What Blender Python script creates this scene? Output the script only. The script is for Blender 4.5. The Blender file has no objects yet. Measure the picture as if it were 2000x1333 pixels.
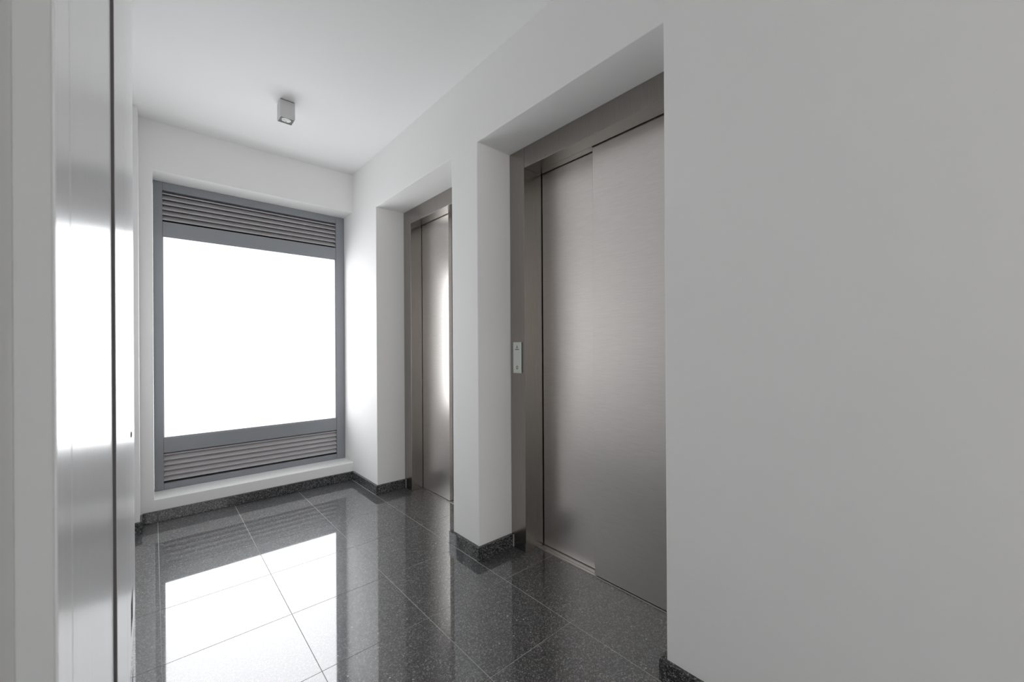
import bpy, bmesh, math, random
from mathutils import Vector, Matrix
random.seed(7)
scene = bpy.context.scene
C = scene.collection

# ------------------------------------------------------------------ camera
CAM_H = 1.087
YAW, ROLL, FPX, CY = 0.7255, -0.0057, 790.62, 679.99
cam_d = bpy.data.cameras.new('camera'); cam = bpy.data.objects.new('camera', cam_d); C.objects.link(cam)
fwd = Vector((math.sin(YAW), math.cos(YAW), 0)); right = Vector((math.cos(YAW), -math.sin(YAW), 0)); up = Vector((0, 0, 1))
r3 = right * math.cos(ROLL) + up * math.sin(ROLL); u3 = up * math.cos(ROLL) - right * math.sin(ROLL)
M = Matrix((r3, u3, -fwd)).transposed().to_4x4(); M.translation = (0, 0, CAM_H)
cam.matrix_world = M
cam_d.sensor_width = 36; cam_d.lens = FPX * 36 / 2000; cam_d.shift_y = (CY - 666.5) / 2000
cam_d.clip_start = 0.02
cam_d.dof.use_dof = True; cam_d.dof.focus_distance = 2.2; cam_d.dof.aperture_fstop = 4.5
scene.camera = cam

# ------------------------------------------------------------------ light + exposure
PANE_STRENGTH = 1.15
WINDOW_WATTS = 10.5
world = bpy.data.worlds.new('daylight'); scene.world = world; world.use_nodes = True
bg = world.node_tree.nodes['Background']
bg.inputs['Color'].default_value = (1.0, 0.985, 0.975, 1); bg.inputs['Strength'].default_value = 3.0
# daylight entering through the frosted pane, leaving it mostly forwards
wl = bpy.data.lights.new('window_daylight', 'AREA'); wl.shape = 'RECTANGLE'; wl.size = 1.118; wl.size_y = 1.362
wl.energy = WINDOW_WATTS; wl.spread = math.radians(150); wl.color = (.965, .98, 1.0)
wlo = bpy.data.objects.new('window_daylight', wl); C.objects.link(wlo)
wlo.location = (.616, 3.6285, 1.174); wlo.rotation_euler = (math.radians(-90), 0, 0)
vs = scene.view_settings
vs.view_transform = 'Standard'; vs.look = 'None'; vs.gamma = 1.0; vs.exposure = 0.12; vs.use_curve_mapping = False

# ------------------------------------------------------------------ materials
def mat(name, color=(.8, .8, .8), rough=.5, metal=0.0, ior=1.5, **kw):
    m = bpy.data.materials.new(name); m.use_nodes = True
    b = m.node_tree.nodes['Principled BSDF']
    b.inputs['Base Color'].default_value = (*color, 1); b.inputs['Roughness'].default_value = rough
    b.inputs['Metallic'].default_value = metal; b.inputs['IOR'].default_value = ior
    for k, v in kw.items(): b.inputs[k].default_value = v
    return m
def nodes(m): return m.node_tree.nodes, m.node_tree.links, m.node_tree.nodes['Principled BSDF']
def coords(m, scale=(1, 1, 1)):
    n, l, b = nodes(m)
    t = n.new('ShaderNodeTexCoord'); mp = n.new('ShaderNodeMapping'); mp.inputs['Scale'].default_value = scale
    l.new(t.outputs['Object'], mp.inputs['Vector']); return mp.outputs['Vector']
def noise(m, vec, scale, detail=2, rough=.5):
    n, l, b = nodes(m); x = n.new('ShaderNodeTexNoise')
    x.inputs['Scale'].default_value = scale; x.inputs['Detail'].default_value = detail; x.inputs['Roughness'].default_value = rough
    l.new(vec, x.inputs['Vector']); return x.outputs['Fac']
def ramp(m, fac, stops):
    n, l, b = nodes(m); r = n.new('ShaderNodeValToRGB')
    els = r.color_ramp.elements
    els[0].position, els[0].color = stops[0][0], (*stops[0][1], 1)
    els[1].position, els[1].color = stops[1][0], (*stops[1][1], 1)
    for p, c in stops[2:]:
        e = els.new(p); e.color = (*c, 1)
    l.new(fac, r.inputs['Fac']); return r.outputs['Color']
def bump(m, fac, strength, dist):
    n, l, b = nodes(m); x = n.new('ShaderNodeBump')
    x.inputs['Strength'].default_value = strength; x.inputs['Distance'].default_value = dist
    l.new(fac, x.inputs['Height']); l.new(x.outputs['Normal'], b.inputs['Normal'])

def paint(name, col):
    m = mat(name, col, .75)
    v = coords(m); bump(m, noise(m, v, 60, 3), .04, .004)
    n, l, b = nodes(m)
    l.new(ramp(m, noise(m, v, 2.2, 4), [(.3, tuple(c * .985 for c in col)), (.7, col)]), b.inputs['Base Color'])
    return m
M_WALL = paint('white_wall_paint', (.90, .898, .893))
M_CEIL = paint('white_ceiling_paint', (.92, .92, .92))

def granite(name, ior, haze=0, coat=1.5):
    m = mat(name, (.03, .03, .03), .035, ior=ior)
    n, l, b = nodes(m); v = coords(m)
    vor = n.new('ShaderNodeTexVoronoi'); vor.inputs['Scale'].default_value = 300; l.new(v, vor.inputs['Vector'])
    sep = n.new('ShaderNodeSeparateColor'); l.new(vor.outputs['Color'], sep.inputs['Color'])
    grains = ramp(m, sep.outputs['Red'], [(0, (.008, .008, .0085)), (.4, (.028, .0285, .03)), (.7, (.075, .077, .08)), (.88, (.16, .162, .168)), (1, (.32, .32, .33))])
    v2 = n.new('ShaderNodeTexVoronoi'); v2.inputs['Scale'].default_value = 70; l.new(v, v2.inputs['Vector'])
    s2 = n.new('ShaderNodeSeparateColor'); l.new(v2.outputs['Color'], s2.inputs['Color'])
    gt = n.new('ShaderNodeMath'); gt.operation = 'GREATER_THAN'; gt.inputs[1].default_value = .985; l.new(s2.outputs['Green'], gt.inputs[0])
    lt = n.new('ShaderNodeMath'); lt.operation = 'LESS_THAN'; lt.inputs[1].default_value = .22; l.new(v2.outputs['Distance'], lt.inputs[0])
    mul = n.new('ShaderNodeMath'); mul.operation = 'MULTIPLY'; l.new(gt.outputs[0], mul.inputs[0]); l.new(lt.outputs[0], mul.inputs[1])
    mx = n.new('ShaderNodeMix'); mx.data_type = 'RGBA'; l.new(mul.outputs[0], mx.inputs['Factor'])
    l.new(grains, mx.inputs['A']); mx.inputs['B'].default_value = (.6, .6, .6, 1)
    l.new(mx.outputs['Result'], b.inputs['Base Color'])
    # faint wear: broad smudges in the polish
    pol = ramp(m, noise(m, v, 5, 5, .6), [(.35, (.02,) * 3), (.75, (.05,) * 3)])
    if haze:   # mirror polish over a hazier stone surface
        b.inputs['Coat Weight'].default_value = 1.0; b.inputs['Coat IOR'].default_value = coat
        b.inputs['Roughness'].default_value = haze
        l.new(pol, b.inputs['Coat Roughness'])
    else:
        l.new(pol, b.inputs['Roughness'])
    return m
M_TILE = granite('polished_dark_granite', 1.6, .42, 2.1)
M_SKIRT = granite('granite_skirting', 1.5)
M_GROUT = mat('light_grey_grout', (.52, .52, .51), .9)
M_SEAL = mat('white_sealant', (.6, .6, .58), .6)

def steel(name, col, rough, aniso=.6, streak=(3, 3, 160)):
    m = mat(name, col, rough, metal=1.0)
    n, l, b = nodes(m)
    v = coords(m, streak)
    nz = noise(m, v, 4, 3, .6)
    l.new(ramp(m, nz, [(.25, tuple(c * .9 for c in col)), (.75, tuple(min(1, c * 1.06) for c in col))]), b.inputs['Base Color'])
    return m
M_STEEL = steel('brushed_stainless_steel', (.79, .755, .725), .32)
M_FRAME = steel('brushed_stainless_frame', (.37, .345, .325), .26, streak=(60, 60, 2))
M_SILL = steel('ribbed_aluminium', (.72, .70, .68), .38, streak=(2, 220, 2))
M_DARK = mat('dark_gap', (.01, .01, .01), .8)
M_ALU = mat('blue_grey_powder_coat', (.27, .285, .305), .42)
n_, l_, b_ = nodes(M_ALU); bump(M_ALU, noise(M_ALU, coords(M_ALU), 900, 1), .05, .001)
M_SLAT = mat('grey_louvre_coat', (.48, .465, .475), .36)
M_LACQ = mat('white_lacquered_metal', (.90, .905, .91), .27, ior=1.5)
bump(M_LACQ, noise(M_LACQ, coords(M_LACQ, (14, 14, .25)), 3, 3), .10, .004)
M_CAB_EDGE = mat('cupboard_edge_paint', (.72, .73, .73), .6)
M_DARK_GREY = mat('dark_grey_matte', (.14, .135, .13), .7)
M_LAMP = mat('satin_grey_aluminium', (.62, .62, .62), .5)
M_LAMPDARK = mat('anthracite_lamp_plate', (.06, .06, .062), .45)
M_REFLECTOR = mat('spot_reflector', (.75, .75, .74), .2, metal=1.0)
M_LENS = mat('clear_bulb_glass', (.75, .75, .74), .12)
M_PLATE = mat('pale_call_plate', (.80, .83, .78), .4)
M_MARK = mat('plate_print', (.06, .065, .06), .6)
M_MARK2 = mat('plate_print_faint', (.36, .38, .35), .6)
# frosted daylight pane: translucent sheet glowing with the daylight behind it
M_PANE = mat('frosted_glass_daylight', (.85, .86, .87), .5)
n_, l_, b_ = nodes(M_PANE)
b_.inputs['Emission Color'].default_value = (.965, .982, 1.0, 1); b_.inputs['Emission Strength'].default_value = PANE_STRENGTH

# ------------------------------------------------------------------ helpers
def link_mesh(name, bm, m, parent=None, bevel=0, smooth=False):
    bmesh.ops.recalc_face_normals(bm, faces=bm.faces[:])
    me = bpy.data.meshes.new(name); bm.to_mesh(me); bm.free()
    if smooth:
        for p in me.polygons: p.use_smooth = True
    me.materials.append(m)
    o = bpy.data.objects.new(name, me); C.objects.link(o)
    if parent: o.parent = parent
    if bevel:
        bv = o.modifiers.new('bevel', 'BEVEL'); bv.width = bevel; bv.segments = 2; bv.limit_method = 'ANGLE'; bv.angle_limit = math.radians(35)
    return o
def add_box(bm, a, b):
    x0, y0, z0 = a; x1, y1, z1 = b
    v = [bm.verts.new(p) for p in ((x0, y0, z0), (x1, y0, z0), (x1, y1, z0), (x0, y1, z0), (x0, y0, z1), (x1, y0, z1), (x1, y1, z1), (x0, y1, z1))]
    for f in ((0, 3, 2, 1), (4, 5, 6, 7), (0, 1, 5, 4), (1, 2, 6, 5), (2, 3, 7, 6), (3, 0, 4, 7)): bm.faces.new([v[i] for i in f])
def box(name, a, b, m, parent=None, bevel=0):
    bm = bmesh.new(); add_box(bm, a, b); return link_mesh(name, bm, m, parent, bevel)
def prism_x(name, prof, x0, x1, m, parent=None, bevel=0):
    """profile of (y, z) points pushed along X"""
    bm = bmesh.new()
    A = [bm.verts.new((x0, y, z)) for y, z in prof]; B = [bm.verts.new((x1, y, z)) for y, z in prof]
    n = len(prof); bm.faces.new(A); bm.faces.new(B)
    for i in range(n): bm.faces.new((A[i], A[(i + 1) % n], B[(i + 1) % n], B[i]))
    return link_mesh(name, bm, m, parent, bevel)
def prism_y(name, prof, y0, y1, m, parent=None, bevel=0):
    """profile of (x, z) points pushed along Y"""
    bm = bmesh.new()
    A = [bm.verts.new((x, y0, z)) for x, z in prof]; B = [bm.verts.new((x, y1, z)) for x, z in prof]
    n = len(prof); bm.faces.new(A); bm.faces.new(B)
    for i in range(n): bm.faces.new((A[i], A[(i + 1) % n], B[(i + 1) % n], B[i]))
    return link_mesh(name, bm, m, parent, bevel)
def tag(o, label, cat, kind=None, group=None):
    o['label'] = label; o['category'] = cat
    if kind: o['kind'] = kind
    if group: o['group'] = group
    return o
def empty(name, loc=(0, 0, 0)):
    o = bpy.data.objects.new(name, None); C.objects.link(o); o.location = loc; o.empty_display_size = .1
    return o
def relief(us, vs_, depth, place):
    """solid wall face built from a grid of cells, each at its own depth"""
    bm = bmesh.new()
    def V(u, v, d): return bm.verts.new(place(u, v, d))
    nu, nv = len(us) - 1, len(vs_) - 1
    for i in range(nu):
        for j in range(nv):
            d = depth(i, j)
            bm.faces.new([V(us[i], vs_[j], d), V(us[i + 1], vs_[j], d), V(us[i + 1], vs_[j + 1], d), V(us[i], vs_[j + 1], d)])
            if i + 1 < nu and depth(i + 1, j) != d:
                e = depth(i + 1, j); u = us[i + 1]
                bm.faces.new([V(u, vs_[j], d), V(u, vs_[j], e), V(u, vs_[j + 1], e), V(u, vs_[j + 1], d)])
            if j + 1 < nv and depth(i, j + 1) != d:
                e = depth(i, j + 1); v = vs_[j + 1]
                bm.faces.new([V(us[i], v, d), V(us[i], v, e), V(us[i + 1], v, e), V(us[i + 1], v, d)])
    bmesh.ops.remove_doubles(bm, verts=bm.verts[:], dist=1e-5)
    bmesh.ops.dissolve_limit(bm, angle_limit=.01, verts=bm.verts[:], edges=bm.edges[:])
    return bm

# ------------------------------------------------------------------ dimensions (metres)
XR = 1.250           # lift wall face
YW = 3.412           # window wall face
YF = 3.607           # window frame face
H = 2.535            # ceiling
ZT = 2.148           # top of the lift niches
Y1A, Y1B = 1.909, 2.932   # far niche
Y2A, Y2B = 0.657, 1.672   # near niche
XF = 1.472           # steel frame face in the niches
BH, BT = .068, .018  # granite skirting
ZS, ZO = .139, 2.224 # window sill and head
YEND, XEND = -4.6, -1.3   # unseen hall behind the camera, its back end left open to light the lobby

# ------------------------------------------------------------------ setting: floor, ceiling, walls
floor = box('floor', (XEND, YEND, -.12), (1.75, 3.95, -.0006), M_GROUT)
tag(floor, 'polished dark granite tile floor with thin pale grout lines', 'floor', 'structure')
ceiling = box('ceiling', (XEND, YEND, H), (1.75, 3.95, H + .1), M_CEIL)
tag(ceiling, 'plain white painted ceiling over the lift lobby', 'ceiling', 'structure')

us = [YEND, Y2A, Y2B, Y1A, Y1B, 3.95]; zs = [-.05, ZT, H + .05]
bm = relief(us, zs, lambda i, j: 1.70 if (j == 0 and i in (1, 3)) else XR, lambda u, v, d: (d, u, v))
wall_r = link_mesh('wall_right', bm, M_WALL, bevel=.0035)
tag(wall_r, 'white painted lift wall with two deep door niches', 'wall', 'structure')

us = [-.5, .0020, XR]; zs = [-.05, ZS, ZO, H + .05]
bm = relief(us, zs, lambda i, j: YF + .06 if (i == 1 and j == 1) else YW, lambda u, v, d: (u, d, v))
# the recess is open towards the window: drop the back face
bm.faces.ensure_lookup_table()
bmesh.ops.delete(bm, geom=[f for f in bm.faces if f.calc_center_median().y > YF + .05 and abs(f.normal.y) > .5], context='FACES')
wall_w = link_mesh('wall_window', bm, M_WALL, bevel=.0035)
tag(wall_w, 'white end wall around the frosted window', 'wall', 'structure')

box_l = bmesh.new()
add_box(box_l, (-.5, 3.262, -.05), (-.063, 3.9, H + .03))       # pilaster at the window corner
add_box(box_l, (-.5, 2.2, -.05), (-.135, 3.3, H + .03))
add_box(box_l, (-.5, -.45, -.05), (-.0925, 2.25, H + .03))
add_box(box_l, (XEND - .1, YEND, -.05), (XEND + .05, -.35, H + .03))
add_box(box_l, (XEND, -.45, -.05), (-.45, -.35, H + .03))
wall_l = link_mesh('wall_left', box_l, M_WALL)
tag(wall_l, 'white left wall close beside the camera behind the cupboard', 'wall', 'structure')

# granite tiles
gx = [-.788, -.3845, .0184, .4215, .826, 1.2295, 1.562]
gy = [3.398, 3.0325, 2.630, 2.240, 1.8445, 1.449, 1.049]
while gy[-1] > YEND + .4: gy.append(gy[-1] - .3985)
gy.sort(); G = .0012
def tile(x0, x1, y0, y1):
    box('tile', (x0 + G, y0 + G, -.02), (x1 - G, y1 - G, 0), M_TILE, floor)
for j in range(len(gy) - 1):
    for i in range(5):
        x0, x1 = gx[i], gx[i + 1]
        if i < 2 and gy[j] > -.45: 
            if i == 1: tile(-.086, x1, gy[j], gy[j + 1])
            continue
        tile(x0, x1, gy[j], gy[j + 1])
    for a, b in ((Y2A, Y2B), (Y1A, Y1B)):
        y0, y1 = max(gy[j], a), min(gy[j + 1], b)
        if y1 - y0 > .02: tile(gx[5], gx[6], y0, y1)

# skirtings
sr = tag(empty('baseboard_right', (XR, 1.7, 0)), 'dark granite skirting along the lift wall and its niches', 'skirting', 'structure')
def sk(root, pieces):
    inv = Matrix.Translation(-root.location)
    for a, b in pieces:
        o = box('skirting_piece', (a[0], a[1], .0005), (b[0], b[1], BH), M_SKIRT, root, .0012)
        o.matrix_parent_inverse = inv
xb = XR - BT
sk(sr, [((xb, Y1B - BT), (XR, YW - BT)), ((XR + .0005, Y1B - BT), (XF - .002, Y1B)),
        ((xb, Y2B - BT), (XR, Y1A + BT)), ((XR + .0005, Y2B - BT), (XF - .002, Y2B)), ((XR + .0005, Y1A), (XF - .002, Y1A + BT)),
        ((xb, -1.2), (XR, Y2A + BT)), ((xb, YEND), (XR, -1.203)), ((XR + .0005, Y2A), (XF - .002, Y2A + BT))])
for yq in (Y2B, Y1B):
    o = box('sealant', (XF - .0032, yq - BT - .0008, .001), (XF - .0004, yq - BT + .002, BH - .001), M_SEAL, sr)
    o.matrix_parent_inverse = Matrix.Translation(-sr.location)
sw = tag(empty('baseboard_window', (.6, YW, 0)), 'dark granite skirting strip under the window wall', 'skirting', 'structure')
sk(sw, [((-.0525, YW - BT), (.616, YW)), ((.618, YW - BT), (xb + .013, YW))])
sl = tag(empty('baseboard_left', (-.06, 3.25, 0)), 'short dark granite skirting return at the left pilaster', 'skirting', 'structure')
sk(sl, [((-.13, 3.2475), (-.0525, 3.262)), ((-.0635, 3.2625), (-.0525, 3.395))])

# ------------------------------------------------------------------ window with louvres
win = tag(empty('window_1', (.62, YF, ZS)), 'frosted white window in a grey metal frame with louvres above and below', 'window', 'structure')
def wchild(o):
    o.matrix_parent_inverse = Matrix.Translation(-win.location); return o
x0, x1 = .0025, XR - .001; xs0, xs1 = .051, 1.181
RT, RU0, RU1, RL0, RL1, RB = 2.168, 1.957, 1.861, .487, .389, .183
FY0, FY1 = YF, YF + .055
wchild(box('frame_stile', (x0, FY0, ZS + .0005), (xs0, FY1, ZO - .0005), M_ALU, win, .003))
wchild(box('frame_stile', (xs1, FY0, ZS + .0005), (x1, FY1, ZO - .0005), M_ALU, win, .003))
for a, b in ((RT, ZO - .0005), (RU1, RU0), (RL1, RL0), (ZS + .0005, RB)):
    wchild(box('frame_rail', (xs0, FY0 + .0015, a), (xs1, FY1, b), M_ALU, win, .003))
pane = wchild(box('pane', (xs0 - .005, FY0 + .024, RL0 - .005), (xs1 + .005, FY0 + .032, RU1 + .005), M_PANE, win))
pane['label'] = 'frosted glass glowing with daylight'
bw = .007
for a, b in (((xs0, RL0), (xs1, RL0 + bw)), ((xs0, RU1 - bw), (xs1, RU1)), ((xs0, RL0 + bw), (xs0 + bw * .6, RU1 - bw)), ((xs1 - bw, RL0 + bw), (xs1, RU1 - bw))):
    wchild(box('glazing_bead', (a[0], FY0 + .008, a[1]), (b[0], FY0 + .0235, b[1]), M_ALU, win, .001))
def louvre(zb, zt, first, n):
    wchild(box('louvre_backing', (xs0 - .004, FY1 - .010, zb - .003), (xs1 + .004, FY1 - .004, zt + .003), M_DARK, win))
    for k in range(n):
        z = first - .0350 * k
        y = FY0 + .012
        prof = [(y, z), (y, z + .0075), (y + .028, z + .0375), (y + .030, z + .0375), (y + .030, z + .0345), (y + .0035, z + .0055), (y + .0035, z)]
        top = zt - .001
        prof = [(py, min(pz, top)) for py, pz in prof]
        q = []
        for p in prof:
            if not q or (abs(p[0] - q[-1][0]) + abs(p[1] - q[-1][1])) > 1e-5: q.append(p)
        wchild(prism_x('slat', q, xs0 + .0005, xs1 - .0005, M_SLAT, win))
louvre(RU0, RT, 2.1445, 6)
louvre(RB, RL1, .3715, 6)

# ------------------------------------------------------------------ lifts
def lift(name, ya, yb, label, front_far, edge):
    """ya near side, yb far side of the niche; front_far: the leaf in front is the far one"""
    root = tag(empty(name, (XF, (ya + yb) / 2, 0)), label, 'lift door', 'structure')
    inv = Matrix.Translation(-root.location)
    def ch(o): o.matrix_parent_inverse = inv; return o
    jw, zh = .114, 2.039
    ya += .001; yb -= .001
    def leaf_x(front): return (1.566, 1.594) if front else (1.606, 1.634)
    jd = 1.640
    # jambs run from the floor to the niche head, the header sits between them
    ch(box('jamb', (XF, yb - jw, .0005), (jd, yb, ZT - .001), M_FRAME, root, .0012))
    ch(box('jamb', (XF, ya, .0005), (jd, ya + jw, ZT - .001), M_FRAME, root, .0012))
    ch(box('header', (XF + .0006, ya + jw + .0004, zh), (1.5585, yb - jw - .0004, ZT - .001), M_FRAME, root, .0012))
    a, b = ya + jw, yb - jw; mid = (a + b) / 2
    d = .018
    if front_far: far = (edge, b - .005); near = (a + .005, edge + 2 * d)
    else: near = (a + .005, edge); far = (edge - 2 * d, b - .005)
    for (p, q), front in ((far, front_far), (near, not front_far)):
        xa, xb_ = leaf_x(front)
        o = ch(box('door_leaf', (xa, p, .007), (xb_, q, zh + .03), M_STEEL, root, .0012))
        if not front:   # soffit strip that closes the header in front of the leaf which slides behind
            e0, e1 = (p + 2 * d + .001, b - .0004) if front_far is False else (a + .0004, q - 2 * d - .001)
            ch(box('header_soffit', (1.559, e0, zh + .0004), (1.5985, e1, zh + .012), M_FRAME, root))
    ch(box('head_dark_sheet', (1.5592, a, ZT - .03), (1.654, b, ZT - .012), M_DARK, root))  # near-black sheet added to keep the gap above the leaves dark
    ch(box('shaft_dark_sheet', (1.655, a - .05, .0005), (1.66, b + .05, ZT - .01), M_DARK, root))  # added near-black sheet, stands in for shaft darkness and stops light leaking through
    # grooved sill
    for sx0, sx1, z1 in ((1.563, 1.578, .0035), (1.581, 1.604, .0035), (1.608, 1.613, .0035), (1.617, 1.655, .0035)):
        ch(box('sill_strip', (sx0, a + .0005, -.01), (sx1, b - .0005, z1), M_SILL, root, .0008))
    ch(box('sill_groove', (1.5625, a + .0005, -.012), (1.655, b - .0005, -.0105 + .006), M_DARK, root))
    return root
lift('door_1', Y2A, Y2B, 'near stainless steel lift door with wide front leaf and call plate on its frame', False, 1.1825)
lift('door_2', Y1A, Y1B, 'far stainless steel lift door beside the window, half hidden by the pillar', True, 2.437)

# call plate
cp = tag(empty('call_plate', (XF, 1.611, .951)), 'pale slim call plate marked 0 on the near lift frame', 'call panel')
inv = Matrix.Translation(-cp.location)
def cc(o): o.matrix_parent_inverse = inv; return o
PX = XF - .007
cc(box('plate_base', (XF - .0035, 1.5805, .954), (XF - .0002, 1.6405, 1.115), M_DARK_GREY, cp))
cc(box('plate', (PX, 1.5795, .9515), (XF - .0035, 1.6420, 1.1175), M_PLATE, cp, .001))
def flat_yz(name, loops, m, x):
    bm = bmesh.new()
    for pts in loops:
        bm.faces.new([bm.verts.new((x, y, z)) for y, z in pts])
    r = bmesh.ops.extrude_face_region(bm, geom=bm.faces[:])
    bmesh.ops.translate(bm, verts=[v for v in r['geom'] if isinstance(v, bmesh.types.BMVert)], vec=(-.0004, 0, 0))
    return cc(link_mesh(name, bm, m, cp))
yc = 1.611
xq = PX + .0001
flat_yz('bar_mark', [[(yc - .015, 1.0765), (yc + .015, 1.0765), (yc + .015, 1.0805), (yc - .015, 1.0805)]], M_MARK, xq)
flat_yz('triangle_mark', [[(yc - .009, 1.085), (yc + .009, 1.085), (yc, 1.103)]], M_MARK2, xq)
ring = []
N = 24
for k in range(N):
    a0, a1 = 2 * math.pi * k / N, 2 * math.pi * (k + 1) / N
    ring.append([(yc + .0075 * math.cos(a0), .981 + .0100 * math.sin(a0)), (yc + .0075 * math.cos(a1), .981 + .0100 * math.sin(a1)),
                 (yc + .0042 * math.cos(a1), .981 + .0066 * math.sin(a1)), (yc + .0042 * math.cos(a0), .981 + .0066 * math.sin(a0))])
flat_yz('zero_mark', ring, M_MARK, xq)['label'] = 'printed dark 0'

# ------------------------------------------------------------------ cupboard on the left
cb = tag(empty('service_cupboard', (-.09, 1.4, 0)), 'tall glossy white lacquered service cupboard along the left edge', 'cupboard')
inv = Matrix.Translation(-cb.location)
def cu(o): o.matrix_parent_inverse = inv; return o
ZC0, ZC1 = .002, H - .002
XN, XC = -.0665, -.0608
body = cu(box('body', (-.0922, .558, ZC0), (-.0690, 2.338, ZC1), M_CAB_EDGE, cb))
cu(box('end_strip', (-.0688, .5563, ZC0), (XN, .645, ZC1), M_LACQ, cb, .0015))
cu(box('door', (-.0688, .647, ZC0), (XN, 1.233, ZC1), M_LACQ, cb, .0015))
cu(box('dark_strip', (-.0690, 1.2335, ZC0), (XC - .0006, 1.2375, ZC1), M_DARK_GREY, cb))  # dark grey strip on the step between the two doors
d2 = cu(box('door', (-.0688, 1.238, ZC0), (XC, 1.681, ZC1), M_LACQ, cb, .0012))
d3 = cu(box('door', (-.0688, 1.684, ZC0), (XC, 2.340, ZC1), M_LACQ, cb, .0015))
for k in range(10):
    z = .095 + .0115 * k
    s = box('vent_slit', (XC - .002, 1.925, z), (XC + .0003, 2.075, z + .006), M_DARK, d3)
# lock: small round rose with a slot
bm = bmesh.new()
bmesh.ops.create_cone(bm, cap_ends=True, segments=24, radius1=.011, radius2=.010, depth=.0025, matrix=Matrix.Translation((XC + .0012, 1.99, .785)) @ Matrix.Rotation(math.pi / 2, 4, 'Y'))
lk = link_mesh('lock', bm, M_LACQ, d3)
s = box('lock_slot', (XC + .0020, 1.972, .777), (XC + .0028, 2.008, .793), M_DARK, d3)

# ------------------------------------------------------------------ ceiling spotlight
LX, LY, LS, LZ = .592, 2.660, .0385, 2.433
sp = tag(empty('ceiling_spotlight', (LX, LY, H)), 'small grey square surface mounted ceiling spotlight', 'lamp')
inv = Matrix.Translation(-sp.location)
def ls(o): o.matrix_parent_inverse = inv; return o
bm = bmesh.new(); t = .0025
for a, b in (((-LS, -LS), (LS, -LS + t)), ((-LS, LS - t), (LS, LS)), ((-LS, -LS + t), (-LS + t, LS - t)), ((LS - t, -LS + t), (LS, LS - t))):
    add_box(bm, (LX + a[0], LY + a[1], LZ), (LX + b[0], LY + b[1], H - .005))
ls(link_mesh('body', bm, M_LAMP, sp))
ls(box('mount_plate', (LX - LS + .003, LY - LS + .003, H - .006), (LX + LS - .003, LY + LS - .003, H - .0005), M_LAMPDARK, sp))
ls(box('bottom_plate', (LX - LS + t, LY - LS + t, LZ + .003), (LX + LS - t, LY + LS - t, LZ + .006), M_LAMPDARK, sp))
def lathe(name, prof, m, seg=32):
    bm = bmesh.new(); rings = []
    for r, z in prof:
        rings.append([bm.verts.new((LX + r * math.cos(2 * math.pi * k / seg), LY + r * math.sin(2 * math.pi * k / seg), z)) for k in range(seg)])
    for a, b in zip(rings, rings[1:]):
        for k in range(seg): bm.faces.new((a[k], a[(k + 1) % seg], b[(k + 1) % seg], b[k]))
    bm.faces.new(rings[-1])
    return ls(link_mesh(name, bm, m, sp, smooth=True))
z = LZ + .003
lathe('lamp_ring', [(.0245, z), (.0245, z - .0012), (.0215, z - .0012), (.0215, z - .0003)], M_REFLECTOR)
lathe('lamp_lens', [(.0213, z - .0004), (.016, z - .0008), (.012, z - .0001), (.007, z - .0006), (.003, z - .0010)], M_LENS)
